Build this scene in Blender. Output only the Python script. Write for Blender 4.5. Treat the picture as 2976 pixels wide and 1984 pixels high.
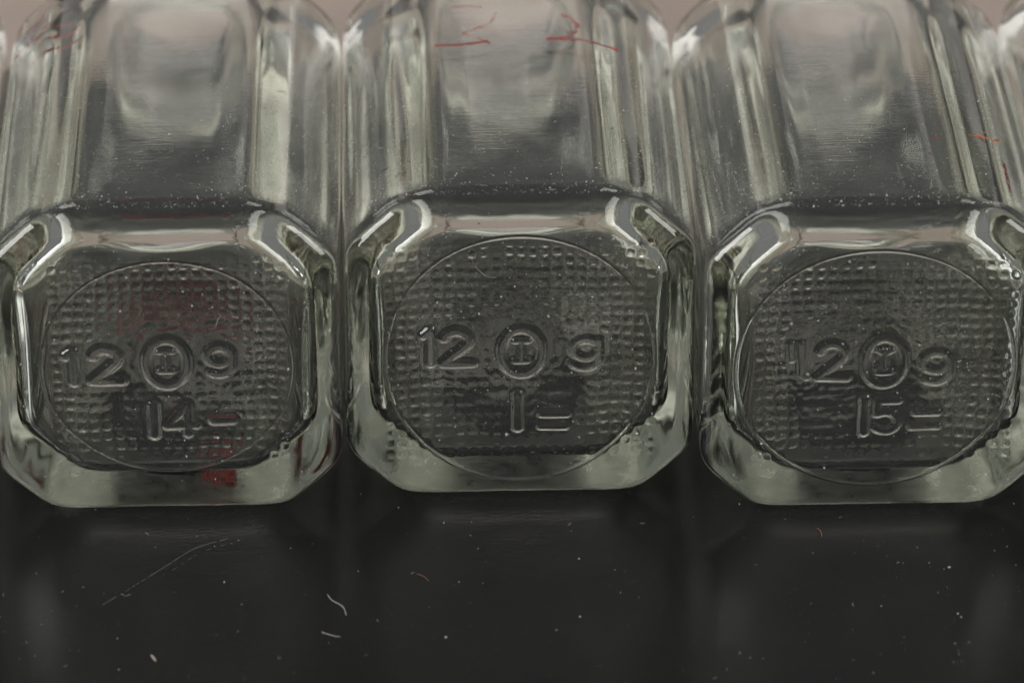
import bpy, math, random
import numpy as np
from mathutils import Vector, Matrix, noise as mnoise

for o in list(bpy.data.objects):
    bpy.data.objects.remove(o, do_unlink=True)
scene = bpy.context.scene
R = math.radians
random.seed(7)
rng = np.random.default_rng(7)

# ------------------------------------------------------------------ camera
ELEV = R(30.2)
DIST = 0.7325
aim = Vector((-0.0014, 0.0, 0.0301))
cam_data = bpy.data.cameras.new("camera")
cam = bpy.data.objects.new("camera", cam_data)
scene.collection.objects.link(cam)
vdir = Vector((0, math.cos(ELEV), -math.sin(ELEV)))
cam.location = aim - vdir * DIST
cam.rotation_euler = (math.pi / 2 - ELEV, 0, 0)
cam_data.lens = 160
cam_data.sensor_width = 36
cam_data.clip_start = 0.02
cam_data.clip_end = 50
cam_data.dof.use_dof = True
cam_data.dof.focus_distance = DIST + 0.006
cam_data.dof.aperture_fstop = 16
scene.camera = cam
scene.render.resolution_x = 1024
scene.render.resolution_y = 682

# ------------------------------------------------------------------ world, lamps, exposure
world = bpy.data.worlds.new("World")
scene.world = world
world.use_nodes = True
bg = world.node_tree.nodes["Background"]
bg.inputs[0].default_value = (0.335, 0.337, 0.345, 1)
bg.inputs[1].default_value = 0.54


def area_lamp(name, loc, target, sx, sy, power, col=(1, 1, 1)):
    d = bpy.data.lights.new(name, 'AREA')
    d.shape = 'RECTANGLE'
    d.size, d.size_y = sx, sy
    d.energy = power
    d.color = col
    o = bpy.data.objects.new(name, d)
    scene.collection.objects.link(o)
    o.location = loc
    o.rotation_euler = (Vector(target) - Vector(loc)).to_track_quat('-Z', 'Y').to_euler()
    return o


area_lamp("soft_area_lamp", (-1.05, -0.22, 0.58), (0, 0.03, 0.02), 0.56, 0.56, 11)
area_lamp("soft_area_lamp", (1.05, -0.30, 0.62), (0, 0.03, 0.02), 0.50, 0.50, 6)

area_lamp("soft_area_lamp", (0.0, 1.65, 0.46), (0, 0.05, 0.20), 1.3, 0.68, 2.2, (1.0, 0.93, 0.90))  # added back light, unseen; put in for reflections in the upper glass

scene.view_settings.view_transform = 'Standard'
scene.view_settings.look = 'None'
scene.view_settings.exposure = 0
scene.view_settings.gamma = 1
scene.render.engine = 'CYCLES'
cy = scene.cycles
cy.max_bounces = 28
cy.transmission_bounces = 26
cy.glossy_bounces = 16
cy.diffuse_bounces = 3
cy.transparent_max_bounces = 16
cy.sample_clamp_indirect = 5.0
cy.blur_glossy = 0.3
cy.use_denoising = True


# ------------------------------------------------------------------ node helpers
def new_mat(name):
    m = bpy.data.materials.new(name)
    m.use_nodes = True
    nt = m.node_tree
    nt.nodes.clear()
    out = nt.nodes.new("ShaderNodeOutputMaterial")
    return m, nt, out


def nd(nt, typ, **kw):
    n = nt.nodes.new(typ)
    for k, v in kw.items():
        if k.startswith("i_"):
            key = k[2:]
            n.inputs[int(key) if key.isdigit() else key.replace("_", " ")].default_value = v
        else:
            setattr(n, k, v)
    return n


def mapped_noise(nt, scale_vec, scale, detail=3.0, rough=0.55):
    tc = nd(nt, "ShaderNodeTexCoord")
    mp = nd(nt, "ShaderNodeMapping")
    mp.inputs["Scale"].default_value = scale_vec
    nt.links.new(tc.outputs["Object"], mp.inputs[0])
    nz = nd(nt, "ShaderNodeTexNoise")
    nz.inputs["Scale"].default_value = scale
    nz.inputs["Detail"].default_value = detail
    nz.inputs["Roughness"].default_value = rough
    nt.links.new(mp.outputs[0], nz.inputs["Vector"])
    return nz


def ramp(nt, src, a, b, ca=0.0, cb=1.0):
    mr = nd(nt, "ShaderNodeMapRange")
    mr.inputs["From Min"].default_value = a
    mr.inputs["From Max"].default_value = b
    mr.inputs["To Min"].default_value = ca
    mr.inputs["To Max"].default_value = cb
    nt.links.new(src, mr.inputs["Value"])
    return mr.outputs[0]


def glass_material(name, streaks=True, tint=(0.973, 0.980, 0.956), film=0.012):
    m, nt, out = new_mat(name)
    g = nd(nt, "ShaderNodeBsdfGlass")
    g.inputs["Color"].default_value = (*tint, 1)
    g.inputs["IOR"].default_value = 1.5
    # slight surface bloom varies with handling
    rn = mapped_noise(nt, (1, 1, 1), 60, 2)
    ro = ramp(nt, rn.outputs[0], 0.35, 0.75, 0.0, 0.012)
    # the underside it has been slid about on is scuffed
    tcz = nd(nt, "ShaderNodeTexCoord")
    sxyz = nd(nt, "ShaderNodeSeparateXYZ")
    nt.links.new(tcz.outputs["Object"], sxyz.inputs[0])
    sn = mapped_noise(nt, (1, 1, 1), 220, 4, 0.65)
    sm = nd(nt, "ShaderNodeMath", operation='MULTIPLY')
    nt.links.new(ramp(nt, sxyz.outputs[2], 0.0016, 0.0001, 0.0, 1.0), sm.inputs[0])
    sm2 = nd(nt, "ShaderNodeMath", operation='MULTIPLY')
    nt.links.new(ramp(nt, sn.outputs[0], 0.3, 0.65, 0.20, 0.48), sm2.inputs[0])
    nt.links.new(ramp(nt, sxyz.outputs[1], 0.05, 0.022, 0.0, 1.0), sm2.inputs[1])
    nt.links.new(sm2.outputs[0], sm.inputs[1])
    ad = nd(nt, "ShaderNodeMath", operation='ADD')
    nt.links.new(ro, ad.inputs[0]); nt.links.new(sm.outputs[0], ad.inputs[1])
    nt.links.new(ad.outputs[0], g.inputs["Roughness"])
    if streaks:
        # fine mould-machining ridges that run across the body (along X/Z, repeated along Y)
        s = mapped_noise(nt, (0.10, 3.2, 0.10), 900, 3, 0.6)
        w = mapped_noise(nt, (1, 1, 1), 55, 2)
        wk = ramp(nt, w.outputs[0], 0.4, 0.65, 0.15, 1.0)
        b1 = nd(nt, "ShaderNodeBump")
        b1.inputs["Distance"].default_value = 0.000013
        nt.links.new(wk, b1.inputs["Strength"])
        nt.links.new(s.outputs[0], b1.inputs["Height"])
        nt.links.new(b1.outputs[0], g.inputs["Normal"])
    d = nd(nt, "ShaderNodeBsdfDiffuse")
    d.inputs["Color"].default_value = (0.62, 0.61, 0.59, 1)
    dn = mapped_noise(nt, (1, 1, 1), 110, 4, 0.65)
    mix = nd(nt, "ShaderNodeMixShader")
    nt.links.new(ramp(nt, dn.outputs[0], 0.35, 0.7, film * 0.4, film * 2.0), mix.inputs[0])
    nt.links.new(g.outputs[0], mix.inputs[1])
    nt.links.new(d.outputs[0], mix.inputs[2])
    nt.links.new(mix.outputs[0], out.inputs[0])
    return m


def simple_mat(name, col, rough=0.6, var=0.0, vscale=400):
    m, nt, out = new_mat(name)
    p = nd(nt, "ShaderNodeBsdfPrincipled")
    p.inputs["Roughness"].default_value = rough
    p.inputs["Base Color"].default_value = (*col, 1)
    if var:
        nz = mapped_noise(nt, (1, 1, 1), vscale, 3)
        cr = nd(nt, "ShaderNodeMix")
        cr.data_type = 'RGBA'
        cr.inputs[6].default_value = tuple(c * (1 - var) for c in col) + (1,)
        cr.inputs[7].default_value = tuple(min(1, c * (1 + var)) for c in col) + (1,)
        nt.links.new(ramp(nt, nz.outputs[0], 0.3, 0.7), cr.inputs[0])
        nt.links.new(cr.outputs[2], p.inputs["Base Color"])
    nt.links.new(p.outputs[0], out.inputs[0])
    return m


GLASS = glass_material("clear_glass")
GLASS_BASE = glass_material("base_glass", streaks=False, film=0.016)
RED = simple_mat("red_grease_pencil", (0.64, 0.06, 0.045), 0.55, 0.25, 1500)
ORANGE = simple_mat("orange_grease_pencil", (0.66, 0.16, 0.06), 0.55, 0.25, 1500)
DUST = simple_mat("dust", (0.60, 0.59, 0.57), 0.9)
LINT = simple_mat("lint", (0.46, 0.41, 0.35), 0.9, 0.2)
LINT_RED = simple_mat("rust_lint", (0.24, 0.11, 0.07), 0.9, 0.2)

# black sheet
m, nt, out = new_mat("black_plastic")
p = nd(nt, "ShaderNodeBsdfPrincipled")
p.inputs["Base Color"].default_value = (0.0075, 0.0075, 0.008, 1)
p.inputs["IOR"].default_value = 1.43
rn = mapped_noise(nt, (1, 1, 1), 30, 3)
nt.links.new(ramp(nt, rn.outputs[0], 0.3, 0.7, 0.13, 0.22), p.inputs["Roughness"])
n1 = mapped_noise(nt, (1.0, 1.2, 1), 1400, 2, 0.5)
b = nd(nt, "ShaderNodeBump")
b.inputs["Strength"].default_value = 0.6
b.inputs["Distance"].default_value = 0.00012
nt.links.new(n1.outputs[0], b.inputs["Height"])
nt.links.new(b.outputs[0], p.inputs["Normal"])
nt.links.new(p.outputs[0], out.inputs[0])
BLACK = m
TAUPE = simple_mat("taupe_board", (0.47, 0.375, 0.32), 0.7, 0.06, 40)


# ------------------------------------------------------------------ object helpers
def link(o):
    scene.collection.objects.link(o)
    return o


def tag(o, label=None, cat=None, group=None, kind=None):
    if label: o["label"] = label
    if cat: o["category"] = cat
    if group: o["group"] = group
    if kind: o["kind"] = kind
    return o


def mesh_np(name, V, F, normals=None):
    """V (n,3), F (m,4) quads or (m,3) tris."""
    me = bpy.data.meshes.new(name)
    V = np.asarray(V, dtype=np.float32)
    F = np.asarray(F, dtype=np.int32)
    k = F.shape[1]
    me.vertices.add(len(V)); me.vertices.foreach_set("co", V.ravel())
    me.loops.add(F.size); me.loops.foreach_set("vertex_index", F.ravel())
    me.polygons.add(len(F))
    me.polygons.foreach_set("loop_start", np.arange(0, F.size, k, dtype=np.int32))
    me.polygons.foreach_set("use_smooth", np.ones(len(F), dtype=bool))
    me.update(calc_edges=True)
    me.validate()
    if normals is not None:
        me.normals_split_custom_set_from_vertices([tuple(n) for n in normals])
    return me


def mesh_list(name, V, F, smooth=False):
    me = bpy.data.meshes.new(name)
    me.from_pydata([tuple(v) for v in V], [], F)
    if smooth:
        me.polygons.foreach_set("use_smooth", [True] * len(me.polygons))
    me.update()
    return me


def obj(name, me, mat, parent=None):
    o = link(bpy.data.objects.new(name, me))
    if mat is not None:
        me.materials.append(mat)
    if parent is not None:
        o.parent = parent
    return o


# ------------------------------------------------------------------ setting
def grid_plane(x0, x1, y0, y1, z, th):
    V = [(x0, y0, z), (x1, y0, z), (x1, y1, z), (x0, y1, z), (x0, y0, z - th), (x1, y0, z - th), (x1, y1, z - th), (x0, y1, z - th)]
    F = [(0, 1, 2, 3), (7, 6, 5, 4), (0, 4, 5, 1), (1, 5, 6, 2), (2, 6, 7, 3), (3, 7, 4, 0)]
    return V, F


SHEET_END = 0.157
V, F = grid_plane(-0.6, 0.6, -0.5, SHEET_END, 0.0, 0.003)
sheet = obj("black_sheet", mesh_list("black_sheet", V, F), BLACK)
tag(sheet, "black satin plastic sheet under the row of bottles", kind="structure")
V, F = grid_plane(-1.5, 1.5, -1.2, 1.5, -0.0035, 0.03)
tab = obj("tabletop", mesh_list("tabletop", V, F), TAUPE)
tag(tab, "taupe tabletop behind the black sheet", kind="structure")

# ------------------------------------------------------------------ bottle
S = 0.0284            # half width
CH = 0.0089           # chamfer leg
NG = 360              # base grid cells per side
NA = 4 * NG           # points round a ring
CZ = S
ZS = 0.962             # the section is slightly less tall than wide

# square boundary points, counter-clockwise seen from -Y (x right, z up)
t = np.linspace(-1, 1, NG + 1)[:-1]
sqb = np.concatenate([np.stack([t, -np.ones(NG)], 1), np.stack([np.ones(NG), t], 1),
                      np.stack([-t, np.ones(NG)], 1), np.stack([-np.ones(NG), -t], 1)])


def oct_radius(dx, dz, s, ch, p):
    """radius of a soft-cornered octagon in unit direction (dx, dz)"""
    r2 = math.sqrt(2)
    dc = (2 * s - ch) / r2
    a = (np.abs(dx) / s) ** p + (np.abs(dz) / s) ** p
    c = (np.abs(dx + dz) / r2 / dc) ** p + (np.abs(dx - dz) / r2 / dc) ** p
    return (a + c) ** (-1.0 / p)


def smooth(a, b, x):
    u = np.clip((x - a) / (b - a), 0, 1)
    return u * u * (3 - 2 * u)


def fnoise(x, y, seed, f):
    """cheap smooth noise: sum of rotated sines"""
    r = np.random.default_rng(seed)
    v = 0
    for k in range(6):
        an = r.uniform(0, 6.28); ff = f * r.uniform(0.6, 1.7)
        v = v + np.sin((x * math.cos(an) + y * math.sin(an)) * ff + r.uniform(0, 6.28))
    return v / 6


def seg_dist(U, W, pts):
    d = np.full(U.shape, 9.0)
    for (x0, y0), (x1, y1) in zip(pts[:-1], pts[1:]):
        vx, vy = x1 - x0, y1 - y0
        L = vx * vx + vy * vy + 1e-12
        tt = np.clip(((U - x0) * vx + (W - y0) * vy) / L, 0, 1)
        d = np.minimum(d, np.hypot(U - x0 - tt * vx, W - y0 - tt * vy))
    return d


def arc(cx, cy, rx, ry, a0, a1, n=16):
    return [(cx + rx * math.cos(R(a0 + (a1 - a0) * k / n)), cy + ry * math.sin(R(a0 + (a1 - a0) * k / n))) for k in range(n + 1)]


# glyph strokes in a unit box: x 0..w, y 0..1 (y up)
def g_one(): return [[(0.0, 0.86), (0.16, 1.0), (0.16, 0.0)]]
def g_bar(): return [[(0.10, 1.0), (0.10, 0.0)]]
def g_two(): return [arc(0.36, 0.72, 0.32, 0.28, 165, -30) + [(0.02, 0.02), (0.78, 0.0)]]
def g_nine(): return [arc(0.36, 0.68, 0.33, 0.31, 0, 360), [(0.69, 0.68)] + arc(0.33, 0.36, 0.36, 0.34, 10, -125)]
def g_nine_open(): return [arc(0.36, 0.66, 0.34, 0.32, 40, 330), [(0.70, 0.95), (0.69, 0.5)] + arc(0.33, 0.36, 0.36, 0.34, 0, -140)]
def g_four(): return [[(0.62, 0.0), (0.62, 1.0), (0.0, 0.30), (0.86, 0.30)]]
def g_five(): return [[(0.68, 0.98), (0.12, 0.98), (0.10, 0.56)] + arc(0.34, 0.32, 0.36, 0.30, 95, -140)]
def g_dash(): return [[(0.0, 0.5), (0.72, 0.5)]]


MMPX = 0.055 / 785.0   # metres per pixel of the big photograph view on the base plane
CE = math.cos(ELEV)


def build_bottle(name, label, cx_px, cy_px, glyphs, circ, seed, stip, full=True):
    """glyphs: (part name, function, x px, y px bottom, height px, stroke half width px)"""
    root = link(bpy.data.objects.new(name, None))
    root.empty_display_size = 0.01
    root.scale = (1, 1, ZS)
    tag(root, label, "glass bottle", "square glass bottles laid side by side")

    # ---- base grid (NG+1)^2
    lin = np.linspace(-1, 1, NG + 1)
    A, B = np.meshgrid(lin, lin)            # A -> x, B -> z ; index [row=z, col=x]
    m_ = np.maximum(np.abs(A), np.abs(B))
    rr = np.hypot(A, B)
    zero = rr < 1e-9
    rr = np.where(zero, 1.0, rr)
    dx, dz = np.where(zero, 1.0, A / rr), np.where(zero, 0.0, B / rr)
    sb = S - 0.0034
    r_sq = 1.0 / np.maximum(np.abs(dx), np.abs(dz)) * sb
    r_oc = oct_radius(dx, dz, sb, CH - 0.001, 26)
    kk = 1 + (r_oc / r_sq - 1) * smooth(0.25, 1.0, m_)
    U = A * sb * kk
    Wz = B * sb * kk
    # ---- relief (positive = towards the viewer, i.e. -Y)
    h = np.zeros_like(U)
    # rim bears, field pushed up
    re = np.hypot(U, Wz) / oct_radius(dx, dz, sb, CH - 0.001, 8)
    h -= 0.0010 * (1 - smooth(0.66, 0.97, re))
    h += 0.00012 * fnoise(U, Wz, seed, 300) * (1 - smooth(0.85, 1, re))
    tags = np.zeros(U.shape, int)
    groups = ["base"]
    # mould seam ring
    ccx, ccz, crx, crz = circ
    q = np.hypot((U - ccx) / crx, (Wz - ccz) / crz)
    dring = np.abs(q - 1 + 0.006 * fnoise(U, Wz, seed + 3, 160)) * 0.5 * (crx + crz)
    ring_h = 0.00022 * np.exp(-(dring / 0.00016) ** 2)
    # knurled stipple
    pit = 0.00192
    wob = 0.00045
    gx = (U + wob * fnoise(U, Wz, seed + 5, 500)) / pit
    gz = (Wz + wob * fnoise(U, Wz, seed + 6, 500)) / pit
    fx = np.abs(gx - np.round(gx)); fz = np.abs(gz - np.round(gz))
    dots = smooth(0.52, 0.10, np.maximum(fx, fz) * 0.25 + np.hypot(fx, fz) * 0.75)
    cellr = np.sin(np.round(gx) * 12.9898 + np.round(gz) * 78.233 + seed) * 43758.5453
    cellr = cellr - np.floor(cellr)
    edge_in = smooth(1.0, 0.94, q)
    # the stipple is crisp near the ring and washed out in the middle
    wash = 0.17 + 0.83 * smooth(0.50, 1.0, q + 0.10 * fnoise(U, Wz, seed + 8, 350))
    sx0, sx1, sz0, sz1 = stip
    box = smooth(sx0 - 0.001, sx0 + 0.001, U) * smooth(sx1 + 0.001, sx1 - 0.001, U) * smooth(sz0 - 0.001, sz0 + 0.001, Wz) * smooth(sz1 + 0.001, sz1 - 0.001, Wz)
    glyph_clear = np.ones_like(U)
    gl = np.zeros_like(U)
    gi = 0
    for (pname, fn, px, py, hp, sw, wf) in glyphs:
        x0 = (px - cx_px) * MMPX
        z0 = (cy_px - py) * MMPX / CE / ZS
        sc = hp * MMPX / CE
        d = np.full(U.shape, 9.0)
        for st in fn():
            d = np.minimum(d, seg_dist(U, Wz, [(x0 + a * sc * wf, z0 + b_ * sc) for a, b_ in st]))
        d = d + 0.00012 * fnoise(U, Wz, seed + 20 + gi, 900)
        w = sw * MMPX
        w *= 1.22
        prof = smooth(w * 1.3, w * 0.35, d) * (0.00068 if fn in (g_one, g_bar) or pname == 'embossed_letter' else 0.00050)
        gl = np.maximum(gl, prof)
        glyph_clear = np.minimum(glyph_clear, smooth(w * 1.1, w * 2.6, d))
        gi += 1
        groups.append(pname)
        tags[(d < w * 1.2)] = gi
    flow = (0.00007 * fnoise(U * 0.45, Wz, seed + 11, 1700) + 0.00003 * fnoise(U, Wz, seed + 12, 3200)) * smooth(0.95, 0.5, q)
    h += ring_h + (0.00027 * dots * (0.35 + 0.8 * cellr) * wash * box) * glyph_clear * np.maximum(edge_in, 0.55) + flow * glyph_clear + gl
    gi += 1
    groups.append("mould_seam")
    tags[(dring < 0.00026) & (tags == 0)] = gi
    Yb = -h
    base_v = np.stack([U, Yb, Wz + CZ], -1).reshape(-1, 3)
    n1 = NG + 1
    idx = np.arange(n1 * n1).reshape(n1, n1)
    fq = np.stack([idx[:-1, :-1], idx[:-1, 1:], idx[1:, 1:], idx[1:, :-1]], -1).reshape(-1, 4)
    ft = np.minimum(np.minimum(tags[:-1, :-1], tags[:-1, 1:]), np.minimum(tags[1:, 1:], tags[1:, :-1]))
    ft = np.where(tags[:-1, :-1] == tags[1:, 1:], tags[:-1, :-1], ft).reshape(-1)
    # boundary loop in the order of sqb
    bl = np.concatenate([idx[0, :-1], idx[:-1, -1], idx[-1, ::-1][:-1], idx[::-1, 0][:-1]])

    # ---- swept rings
    dirs = sqb / np.hypot(sqb[:, 0], sqb[:, 1])[:, None]
    ddx, ddz = dirs[:, 0], dirs[:, 1]
    rows = []

    def ring(y, r, offz=0.0):
        rows.append(np.stack([ddx * r, np.full(NA, y) if np.isscalar(y) else y, ddz * r + CZ + offz], 1))

    def outer_r(y, s, mix=0.0, rc=0.0, ch=CH, p=30):
        return oct_radius(ddx, ddz, s, ch, p) * (1 - mix) + rc * mix

    # heel
    e, ey = 0.0034, 0.0034
    y_edge = base_v[bl][:, 1].mean()
    for k in range(1, 13):
        tt = math.pi / 2 * k / 12
        ring(y_edge + ey * (1 - math.cos(tt)), outer_r(0, S - e * (1 - math.sin(tt)), ch=CH - 0.001 + 0.001 * k / 12, p=26 + 8 * k / 12) + math.sin(math.pi * k / 12) * (0.00007 * fnoise(ddx * 0.028, ddz * 0.028 + k * 0.0003, seed + 60, 1300) + 0.00006 * fnoise(ddx * 0.028, ddz * 0.028 + k * 0.0002, seed + 61, 420)))
    mx = np.minimum(np.abs(ddx), np.abs(ddz)) / np.maximum(np.abs(ddx), np.abs(ddz))   # 0 at a face centre
    bulge = np.cos(np.clip(mx / 0.68, 0, 1) * math.pi / 2) ** 2 * (np.abs(ddz) > np.abs(ddx))
    L = 0.0810
    for y in np.linspace(0.006, L, 16):
        ww = smooth(0.006, 0.016, y) * 1.0
        wav = (0.00003 * fnoise(ddx * 0.03 + y, ddz * 0.03, seed + 30, 170) + (0.00005 - 0.00004 * bulge) * fnoise(ddx * 0.03, ddz * 0.03 + y * 0.03, seed + 31, 1500)) * ww
        ring(y, outer_r(0, S * (1 + 0.008 * float(smooth(0.004, 0.022, np.array(y))))) + wav + 0.00026 * bulge * math.sin(math.pi * max(0.0, (y - 0.006) / (L - 0.006))))
    # shoulder to neck
    for k in range(1, 15):
        u = k / 14
        s_ = 1 - math.cos(u * math.pi / 2) if u < 1 else 1.0
        y = L + 0.021 * math.sin(u * math.pi / 2)
        mix = float(smooth(0.0, 0.8, np.array(s_)))
        sc = S * 1.008 * (1 - s_) + 0.0168 * s_
        ring(y, outer_r(0, sc, mix, sc, ch=CH * (1 - s_) + 0.0073 * s_, p=30 - 18 * s_))
    for y, r in ((0.105, 0.0165), (0.126, 0.0165), (0.1275, 0.0182), (0.134, 0.0182), (0.1380, 0.0180), (0.1390, 0.0170), (0.1390, 0.0145)):
        ring(y, np.full(NA, r))
    # inner neck, shoulder, cavity
    for y, r in ((0.1375, 0.0137), (0.126, 0.0135), (0.105, 0.0136)):
        ring(y, np.full(NA, r))
    SI = 0.0246
    CI, PI_ = 0.0100, 22
    for k in range(1, 13):
        u = 1 - k / 12
        s_ = 1 - math.cos(u * math.pi / 2)
        y = L - 0.002 + 0.0205 * math.sin(u * math.pi / 2)
        mix = float(smooth(0.0, 0.8, np.array(s_)))
        sc = SI * (1 - s_) + 0.0138 * s_
        ring(y, oct_radius(ddx, ddz, sc, sc * 0.42 * (1 - s_) + sc * 0.62 * s_, PI_ - 12 * s_) * (1 - mix) + sc * mix)
    for y in np.linspace(L - 0.005, 0.0125, 20):
        wav = 0.00014 * fnoise(ddx * 0.03, ddz * 0.03 + y * 0.3, seed + 40, 130) + 0.000015 * fnoise(ddx * 0.03 + y, ddz * 0.03, seed + 41, 420) + (0.00013 - 0.00010 * bulge) * fnoise(ddx * 0.03, ddz * 0.03 + y * 0.03, seed + 42, 900)
        ring(y, oct_radius(ddx, ddz, SI, CI, PI_) + wav + 0.0003 * bulge * math.sin(math.pi * max(0.0, (y - 0.006) / (L - 0.006))))
    # inner floor (rounded edge, domed push-up)
    for k in range(1, 13):
        tt = math.pi / 2 * k / 12
        ring(0.0060 + 0.0050 * (1 - math.sin(tt)), oct_radius(ddx, ddz, SI, CI, PI_) - 0.0045 * (1 - math.cos(tt)))
    rin = oct_radius(ddx, ddz, SI, CI, PI_) - 0.0045
    for k in range(1, 24):
        u = 1 - k / 24.0
        yy = 0.0060 + 0.0008 * (1 - u * u) + 0.00012 * fnoise(ddx * rin * u, ddz * rin * u, seed + 50, 420)
        ring(yy, rin * u * 0.999)
    nb = len(base_v)
    ctr = np.array([[0, 0.0068, CZ]])
    V_all = np.concatenate([base_v] + rows + [ctr])
    loops = [bl] + [nb + i * NA + np.arange(NA) for i in range(len(rows))]
    faces = [fq]; ftag = [ft]
    body_tag = len(groups); groups.append("body")
    floor_tag = len(groups); groups.append("inner_floor")
    n_floor_rows = 23
    for i in range(len(loops) - 1):
        a, b_ = loops[i], loops[i + 1]
        f = np.stack([a, b_, np.roll(b_, -1), np.roll(a, -1)], 1)
        faces.append(f)
        ftag.append(np.full(NA, floor_tag if i >= len(loops) - 1 - n_floor_rows else body_tag))
    last = loops[-1]
    ci = len(V_all) - 1
    f = np.stack([last, np.full(NA, ci), np.full(NA, ci), np.roll(last, -1)], 1)
    F_all = np.concatenate(faces); T_all = np.concatenate(ftag)
    tri_fan = np.stack([last, np.full(NA, ci), np.roll(last, -1)], 1)
    # ---- vertex normals
    N = np.zeros_like(V_all)
    p0, p1, p2, p3 = (V_all[F_all[:, k]] for k in range(4))
    fn_ = np.cross(p2 - p0, p3 - p1)
    for k in range(4):
        np.add.at(N, F_all[:, k], fn_)
    ft3 = np.cross(V_all[tri_fan[:, 1]] - V_all[tri_fan[:, 0]], V_all[tri_fan[:, 2]] - V_all[tri_fan[:, 0]])
    for k in range(3):
        np.add.at(N, tri_fan[:, k], ft3)
    N /= np.linalg.norm(N, axis=1)[:, None] + 1e-20

    def sub(gid, name, mat, parent, add_fan=False):
        fs = F_all[T_all == gid]
        if len(fs) == 0: return None
        if add_fan:
            fs = np.concatenate([np.stack([fs[:, 0], fs[:, 1], fs[:, 2]], 1), np.stack([fs[:, 0], fs[:, 2], fs[:, 3]], 1), tri_fan])
        used, inv = np.unique(fs, return_inverse=True)
        me = mesh_np(name, V_all[used], inv.reshape(fs.shape), N[used])
        return obj(name, me, mat, parent)

    body = sub(body_tag, "body", GLASS, root)
    base = sub(0, "base", GLASS_BASE, root)
    sub(floor_tag, "inner_floor", GLASS_BASE, root, add_fan=True)
    for k in range(1, gi + 1):
        sub(k, groups[k], GLASS_BASE, base)
    return root


D = "embossed_digit"
mid_gl = [(D, g_one, 974, 833, 78, 11, 1.0), (D, g_two, 1015, 836, 78, 11, 1.0),
          ("embossed_emblem", lambda: [arc(0.0, 0.5, 0.365, 0.5, 0, 360, 40)], 1198, 862, 108, 11, 1.0),
          ("embossed_letter", lambda: [[(0, 0), (0, 1)], [(-0.26, 1), (0.26, 1)], [(-0.26, 0), (0.26, 0)]], 1198, 830, 48, 8, 1.0),
          (D, g_nine_open, 1316, 850, 70, 10, 1.05),
          (D, g_bar, 1180, 985, 78, 12, 1.0),
          ("embossed_dash", g_dash, 1245, 961, 10, 9, 7.0), ("embossed_dash", g_dash, 1243, 990, 10, 9, 7.0)]
left_gl = [(D, g_one, 150, 876, 72, 12, 1.1), (D, g_two, 205, 876, 76, 12, 1.0),
           ("embossed_emblem", lambda: [arc(0.0, 0.5, 0.37, 0.5, 0, 360, 40)], 378, 888, 108, 11, 1.0),
           ("embossed_letter", lambda: [[(0, 0), (0, 1)], [(-0.26, 1), (0.26, 1)], [(-0.26, 0), (0.26, 0)]], 376, 853, 46, 8, 1.0),
           (D, g_nine, 470, 864, 66, 11, 1.05),
           (D, g_bar, 336, 1000, 70, 13, 1.0), (D, g_four, 374, 1000, 70, 11, 0.95),
           ("embossed_dash", g_dash, 482, 975, 10, 12, 5.0)]
right_gl = [(D, lambda: [[(0.0, 1.0), (0.03, 0.55)], [(0.25, 1.0), (0.30, 0.10), (0.42, 0.0)]], 1818, 866, 78, 9, 1.0),
            (D, g_two, 1882, 869, 80, 10, 0.92),
            ("embossed_emblem", lambda: [arc(0.0, 0.5, 0.35, 0.5, 0, 360, 40)], 2034, 885, 110, 11, 1.0),
            ("embossed_letter", lambda: [[(0, 0), (0, 1)], [(0, 0.85), (-0.26, 1)], [(0, 0.85), (0.26, 1)], [(-0.26, 0), (0.26, 0)]], 2034, 856, 52, 8, 1.0),
            (D, g_nine, 2122, 882, 72, 10, 1.05),
            (D, g_bar, 1984, 994, 78, 12, 1.0), (D, g_five, 2014, 994, 76, 10, 0.92),
            ("embossed_dash", g_dash, 2112, 957, 10, 9, 6.0), ("embossed_dash", g_dash, 2105, 989, 10, 9, 7.0)]


def circ_px(x0, x1, y0, y1, cx, cy):
    return (((x0 + x1) / 2 - cx) * MMPX, (cy - (y0 + y1) / 2) * MMPX / CE / ZS, (x1 - x0) / 2 * MMPX, (y1 - y0) / 2 * MMPX / CE / ZS)


mid = build_bottle("glass_bottle", "clear square glass bottle with 1 and two dashes under the oval mark", 1196, 811, mid_gl,
                   circ_px(884, 1506, 544, 1102, 1196, 811), 11, (-0.0214, 0.0213, -0.0202, 0.0207))
left = build_bottle("glass_bottle", "clear square glass bottle marked 14 and a dash with red smears showing through its base", 372, 845, left_gl,
                    circ_px(92, 668, 605, 1083, 372, 845), 23, (-0.0177, 0.0195, -0.0174, 0.0205))
right = build_bottle("glass_bottle", "clear square glass bottle marked 15 with an orange smear near its right edge", 2021, 840, right_gl,
                     circ_px(1690, 2332, 578, 1112, 2021, 840), 37, (-0.0197, 0.0216, -0.018, 0.0203))
LIFT = 0.0003
mid.location = (0.0, 0.0, LIFT)
left.location = (-0.0572, -0.0047, LIFT)
right.location = (0.0575, -0.0040, LIFT)
mid.rotation_euler = (0, 0, R(1.8))
left.rotation_euler = (0, 0, R(1.8))
right.rotation_euler = (0, 0, R(1.8))


def copy_tree(o, parent=None):
    c = o.copy()
    scene.collection.objects.link(c)
    if parent is not None:
        c.parent = parent
    for ch in list(o.children):
        copy_tree(ch, c)
    return c


far = copy_tree(left)
far.location = (0.1151, 0.002, LIFT)
far.rotation_euler = (0, 0, R(1.9))
edge = copy_tree(right)
edge.location = (-0.1155, -0.002, LIFT)
edge.rotation_euler = (0, 0, R(2.0))
edge["label"] = "glass bottle at the left edge of the picture, almost wholly cut off by the frame"
far["label"] = "glass bottle at the right edge of the picture, mostly cut off by the frame"


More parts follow.
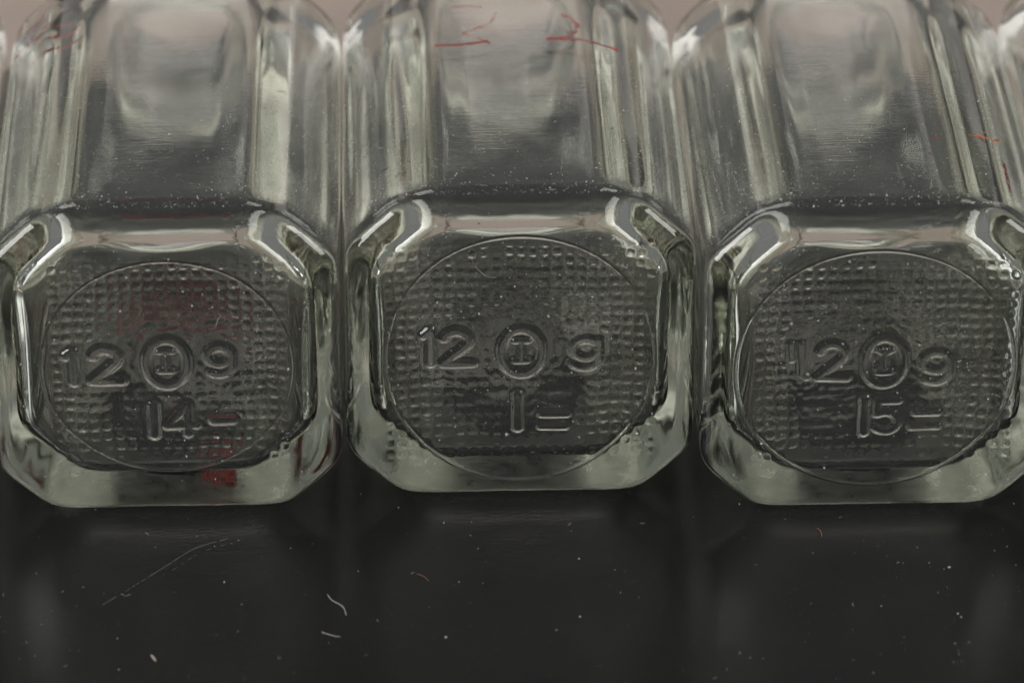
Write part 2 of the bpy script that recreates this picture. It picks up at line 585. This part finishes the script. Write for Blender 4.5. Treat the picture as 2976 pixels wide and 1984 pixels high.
# ------------------------------------------------------------------ marks, lint and dust
F_PX = 160 / 36 * 2352
cam_rot = Matrix.Rotation(math.pi / 2 - ELEV, 3, 'X')
TOPZ = 2 * S * ZS + LIFT


def on_plane(px, py, axis, val):
    """point of the photograph's view -> world point on the plane axis = val (first placement of a mark on its surface)"""
    d = cam_rot @ Vector(((px - 1176) / F_PX, -(py - 784) / F_PX, -1))
    k = (val - cam.location[axis]) / d[axis]
    return cam.location + d * k


def resample(pts, step):
    out = [Vector(pts[0])]
    for a, b_ in zip(pts[:-1], pts[1:]):
        a, b_ = Vector(a), Vector(b_)
        n = max(1, int((b_ - a).length / step))
        for k in range(1, n + 1):
            out.append(a.lerp(b_, k / n))
    return out


def curl(pts, step, amp=0.0):
    """smooth polyline through pts (Catmull-Rom) with a little wander"""
    P = [Vector(p_) for p_ in pts]
    P = [P[0] * 2 - P[1]] + P + [P[-1] * 2 - P[-2]]
    out = []
    for i in range(1, len(P) - 2):
        n = max(2, int((P[i + 1] - P[i]).length / step))
        for k in range(n):
            u = k / n
            out.append(0.5 * (2 * P[i] + (P[i + 1] - P[i - 1]) * u + (2 * P[i - 1] - 5 * P[i] + 4 * P[i + 1] - P[i + 2]) * u * u
                              + (3 * P[i] - P[i - 1] - 3 * P[i + 1] + P[i + 2]) * u ** 3))
    out.append(P[-2])
    if amp:
        out = [p_ + Vector((random.gauss(0, amp), random.gauss(0, amp), 0)) for p_ in out]
    return out


def tube(V, F, pts, r, n=5):
    b0 = len(V)
    for i, p_ in enumerate(pts):
        a = pts[max(0, i - 1)]; c = pts[min(len(pts) - 1, i + 1)]
        t_ = (c - a).normalized()
        u_ = t_.cross(Vector((0.3, 0.2, 1))).normalized(); w_ = t_.cross(u_)
        rr_ = r * (0.55 if i in (0, len(pts) - 1) else 1.0)
        for k in range(n):
            an = 2 * math.pi * k / n
            V.append(p_ + u_ * (rr_ * math.cos(an)) + w_ * (rr_ * math.sin(an)))
    for i in range(len(pts) - 1):
        for k in range(n):
            F.append((b0 + i * n + k, b0 + i * n + (k + 1) % n, b0 + (i + 1) * n + (k + 1) % n, b0 + (i + 1) * n + k))
    F.append(tuple(b0 + k for k in range(n))[::-1])
    F.append(tuple(b0 + (len(pts) - 1) * n + k for k in range(n)))


def crumb(V, F, c, r, nrm=None, flat=0.6):
    b0 = len(V)
    ax = [Vector((random.gauss(0, 1), random.gauss(0, 1), random.gauss(0, 1))).normalized() for _ in range(1)][0]
    q_ = ax.to_track_quat('Z', 'Y')
    for d in ((1, 0, 0), (0, 1, 0), (-1, 0, 0), (0, -1, 0), (0, 0, flat), (0, 0, -flat)):
        V.append(c + q_ @ (Vector(d) * r * random.uniform(0.6, 1.25)))
    for a, b_ in ((0, 1), (1, 2), (2, 3), (3, 0)):
        F.append((b0 + a, b0 + b_, b0 + 4)); F.append((b0 + b_, b0 + a, b0 + 5))


def wax_stroke(V, F, pts, w, nrm, keep=0.85, th=0.00005):
    """broken waxy stroke: a run of thin uneven chips lying on the glass along pts"""
    P = resample(pts, 0.00022)
    for i in range(len(P) - 1):
        t_ = (P[i + 1] - P[i])
        if t_.length < 1e-9: continue
        t_ = t_.normalized(); s_ = t_.cross(nrm).normalized()
        for lane in (-0.66, -0.22, 0.22, 0.66):
            if random.random() > keep * (1.0 - 0.35 * abs(lane)): continue
            c = P[i] + s_ * lane * w * 0.5 + s_ * random.gauss(0, w * 0.05)
            hw = w * random.uniform(0.10, 0.17); hl = random.uniform(0.00010, 0.00019)
            b0 = len(V)
            for z_ in (0, th):
                for (a, b_) in ((-1, -1), (1, -1), (1, 1), (-1, 1)):
                    V.append(c + t_ * a * hl * random.uniform(.7, 1.2) + s_ * b_ * hw * random.uniform(.7, 1.2) + nrm * (z_ + 0.00003))
            for f_ in ((3, 2, 1, 0), (4, 5, 6, 7), (0, 1, 5, 4), (1, 2, 6, 5), (2, 3, 7, 6), (3, 0, 4, 7)):
                F.append(tuple(b0 + k for k in f_))


def mark(root, name, strokes, mat, nrm, label=None, keep=0.85):
    """strokes: (world points, width)"""
    M = Matrix.Translation(root.location) @ root.rotation_euler.to_matrix().to_4x4() @ Matrix.Diagonal((1, 1, ZS, 1))
    Mi = M.inverted()
    V, F = [], []
    for pts, w in strokes:
        wax_stroke(V, F, [Mi @ Vector(p_) for p_ in pts], w * 1.25, nrm, keep)
    o = obj(name, mesh_list(name, V, F), mat, root)
    if label: o["label"] = label
    return o


UP = Vector((0, 0, 1))
top = lambda *pp: [on_plane(x, y, 2, TOPZ) for x, y in pp]
mark(mid, "grease_pencil_mark", [(top((1000, 107), (1060, 106), (1125, 98)), 0.00075)], RED, UP, "red grease pencil dash", 0.95)
mark(mid, "grease_pencil_mark", [(curl(top((1140, 33), (1122, 58), (1064, 80), (1088, 86)), 0.0004), 0.0006), (top((1098, 92), (1126, 105)), 0.0006)], ORANGE, UP, "orange red zigzag stroke", 0.6)
mark(mid, "grease_pencil_mark", [(top((1034, 19), (1075, 17), (1108, 20)), 0.0005)], ORANGE, UP, "faint orange red dash", 0.5)
mark(mid, "grease_pencil_mark", [(curl(top((1288, 36), (1312, 46), (1326, 66), (1304, 86), (1258, 92)), 0.0004), 0.0007),
                                 (top((1256, 93), (1318, 92)), 0.0011), (curl(top((1318, 92), (1362, 100), (1420, 116)), 0.0005), 0.0006)], RED, UP, "red stroke like a figure two", 0.85)
# left bottle: crosses on the underside, seen through the base, and strokes on the upper left facet
under = []
lx = left.location.x
for (x0, y0, x1, y1) in ((-0.012, 0.052, -0.003, 0.074), (-0.011, 0.072, -0.001, 0.054), (-0.001, 0.052, 0.009, 0.072), (-0.002, 0.070, 0.009, 0.054)):
    under.append(([Vector((lx + x0, y0, LIFT - 0.0001)), Vector((lx + x1, y1, LIFT - 0.0001))], 0.0040))
DARKRED = simple_mat("deep_red_wax", (0.34, 0.015, 0.018), 0.6)
mark(left, "grease_pencil_mark", under, DARKRED, -UP, "red crosses on the underside", 0.97)
heel = [([Vector((lx + 0.0045, y, LIFT + 0.00022)), Vector((lx + 0.0105, y + 0.0006, LIFT + 0.00022))], 0.0030) for y in (0.0105, 0.0135)]
mark(left, "grease_pencil_mark", heel, RED, -UP, "red smear under the heel", 0.45)
fac = Vector((-1, 0, 1)).normalized()


def facet(x_root, side, y, t_):
    s_ = S * 1.007
    return Vector((x_root + side * (s_ - CH * t_), y, LIFT + (S + s_ - CH * (1 - t_)) * ZS))


fs = [([facet(lx - 0.002, -1, 0.066, 0.15), facet(lx - 0.002, -1, 0.068, 0.85)], 0.0007),
      ([facet(lx - 0.002, -1, 0.071, 0.30), facet(lx - 0.002, -1, 0.0735, 0.70)], 0.0008),
      ([facet(lx - 0.002, -1, 0.075, 0.10), facet(lx - 0.002, -1, 0.0765, 0.35)], 0.0008)]
mark(left, "grease_pencil_mark", fs, RED, fac, "red strokes on the facet", 0.55)
mark(right, "grease_pencil_mark", [(top((2222, 311), (2248, 314), (2272, 319)), 0.0008), (top((2284, 321), (2294, 326)), 0.0010), (top((2146, 319), (2160, 318)), 0.0005)], ORANGE, UP, "orange smear by the facet edge", 0.6)
rx = right.location.x
mark(right, "grease_pencil_mark", [([facet(rx, 1, 0.005, 0.90), facet(rx - 0.0003, 1, 0.016, 0.90)], 0.0007)], simple_mat("dark_red_wax", (0.22, 0.03, 0.03), 0.6), Vector((1, 0, 1)).normalized(), "dark red streak along the facet edge", 0.45)

# scratch on the sheet
V, F = [], []
sc_pts = curl([on_plane(x, y, 2, 0) for x, y in ((236, 1388), (300, 1350), (380, 1300), (450, 1258), (525, 1236))], 0.0005)
for i in range(len(sc_pts) - 1):
    if random.random() < 0.72:
        tube(V, F, [sc_pts[i] + Vector((0, 0, 0.00002)), sc_pts[i + 1] + Vector((0, 0, 0.00002))], random.uniform(0.00003, 0.00007), 4)
sc2 = [p_ + Vector((0.0012, -0.0011, 0.00002)) for p_ in sc_pts[len(sc_pts) // 2:]]
for i in range(len(sc2) - 1):
    if random.random() < 0.35:
        tube(V, F, [sc2[i], sc2[i + 1]], 0.00003, 4)
obj("scratch", mesh_list("scratch", V, F), simple_mat("scratch_edge", (0.30, 0.30, 0.30), 0.6), sheet)


def fibre(label, pts, r, mat, head=0.0):
    V, F = [], []
    P = curl(pts, 0.0003)
    tube(V, F, P, r)
    if head:
        crumb(V, F, P[0], head)
    o = obj("lint_fibre", mesh_list("lint_fibre", V, F, True), mat)
    tag(o, label, "lint", "lint fibres")


tp = lambda pts, z=0.00012: [on_plane(x, y, 2, z) for x, y in pts]
fibre("pale bent fibre on the black sheet below the gap between the 14 and 1 bottles", tp([(752, 1364), (762, 1377), (782, 1388), (791, 1398), (795, 1412)]), 0.00007, LINT)
fibre("tan fibre with a white blob at its left end on the black sheet", tp([(742, 1452), (756, 1456), (770, 1460), (783, 1461)]), 0.00008, LINT, 0.00028)
fibre("short straight tan fibre at the bottom left of the black sheet", tp([(347, 1503), (352, 1509), (358, 1517)]), 0.00016, LINT)
fibre("rusty red curved hair on the black sheet below the 15 bottle", tp([(1877, 1212), (1885, 1220), (1888, 1232)]), 0.00007, LINT_RED)
fibre("thin rusty hair on the black sheet below the middle bottle", tp([(957, 1317), (972, 1322), (986, 1334)]), 0.00006, LINT_RED)
fb = lambda pts, y: [on_plane(a, b_, 1, y) for a, b_ in pts]
fibre("long pale hair across the top of the base of the 15 bottle", fb([(1856, 557), (1900, 553), (1960, 556), (2010, 566), (2090, 573)], right.location.y + 0.0001), 0.00006, LINT)
fibre("thin curved hair at the top of the base of the middle bottle", fb([(1083, 594), (1090, 610), (1108, 628), (1122, 636), (1140, 637)], 0.0007), 0.00004, LINT)
fibre("small pale curl at the upper right of the base of the 14 bottle", fb([(494, 752), (498, 742), (500, 734), (507, 727)], left.location.y + 0.0007), 0.00005, LINT)


def dust(name, label, spots, mat=DUST):
    V, F = [], []
    grow = 1.3 if name == 'dust_and_bubble_specks' else 1.0
    for c, r in spots:
        if r < 0:
            a = random.uniform(0, 6.28); l = -r
            d1 = Vector((math.cos(a), math.sin(a), 0)) * l
            a2 = a + random.uniform(-1.2, 1.2)
            d2 = Vector((math.cos(a2), math.sin(a2), 0)) * l
            tube(V, F, curl([c, c + d1, c + d1 + d2], l * 0.5), 0.00002, 4)
        else:
            crumb(V, F, c, r * grow)
    o = obj(name, mesh_list(name, V, F), mat)
    tag(o, label, None, None, "stuff")


def size():
    return min(0.00020, 0.000028 * math.exp(random.expovariate(2.3)))


spots = []
for _ in range(480):
    px, py = random.uniform(-40, 2400), random.uniform(1130, 1600)
    spots.append((on_plane(px, py, 2, 0.00004), size()))
for _ in range(34):      # the run of crumbs at the lower right
    u = random.random()
    spots.append((on_plane(2165 + 60 * u + random.gauss(0, 16), 1300 + 240 * u + random.gauss(0, 14), 2, 0.00004), size() * 1.0))
for x, y, r in ((2180, 1302, 0.00028), (2200, 1408, 0.00022), (2208, 1416, 0.00018), (1024, 1462, 0.00022), (915, 1165, 0.00018), (1698, 1157, 0.00016), (548, 1240, 0.00012), (515, 1335, 0.00018), (1488, 1700, 0.0001)):
    spots.append((on_plane(x, y, 2, 0.00008), r))
for _ in range(30):
    spots.append((on_plane(random.uniform(0, 2352), random.uniform(1150, 1568), 2, 0.00006), -random.uniform(0.0002, 0.0006)))
dust("dust_on_sheet", "fine pale dust and lint scattered over the black sheet", spots)

spots = []
for b_ in (left, mid, right):
    M = Matrix.Translation(b_.location) @ b_.rotation_euler.to_matrix().to_4x4() @ Matrix.Diagonal((1, 1, ZS, 1))
    for _ in range(1200):          # upper face, thicker towards the heel
        y = 0.004 + 0.05 * random.random() ** 1.8
        spots.append((M @ Vector((random.uniform(-1, 1) * (S - CH), y, 2 * S + 0.00006)), size()))
    for _ in range(40):
        spots.append((M @ Vector((random.uniform(-1, 1) * (S - CH), random.uniform(0.004, 0.016), 2 * S + 0.00006)), -random.uniform(0.0002, 0.0007)))
    for sd in (-1, 1):
        for _ in range(650):
            t_ = random.random()
            y = 0.005 + 0.05 * random.random() ** 1.4
            spots.append((M @ Vector((sd * (S - CH * t_), y, 2 * S - CH * (1 - t_) + 0.00008)), size()))
        for _ in range(25):
            t_ = random.random()
            spots.append((M @ Vector((sd * (S - CH * t_), random.uniform(0.005, 0.04), 2 * S - CH * (1 - t_) + 0.00012)), -random.uniform(0.0002, 0.0006)))
    for _ in range(900):          # base face
        x, z = random.uniform(-1, 1) * 0.023, random.uniform(-1, 1) * 0.023
        spots.append((M @ Vector((x, 0.0006 * min(1, max(0, (0.024 - math.hypot(x, z)) / 0.006)) , z + S)), size()))
for x, y, r in ((1033, 493, 0.00024), (1100, 512, 0.00026), (1122, 490, 0.00012), (988, 532, 0.00014), (1293, 535, 0.00026), (880, 752, 0.0002), (101, 750, 0.00022), (290, 638, 0.00024), (276, 715, 0.0002), (1172, 760, 0.0002), (1460, 846, 0.0002), (1163, 997, 0.00028)):  # larger crumbs; those on the middle heel stand for bubbles in the glass
    spots.append((on_plane(x, y, 1, 0.0005 if x > 780 else left.location.y + 0.0005), r))
dust("dust_and_bubble_specks", "fine pale dust and lint clinging to the bottles, with specks standing for bubbles", spots)
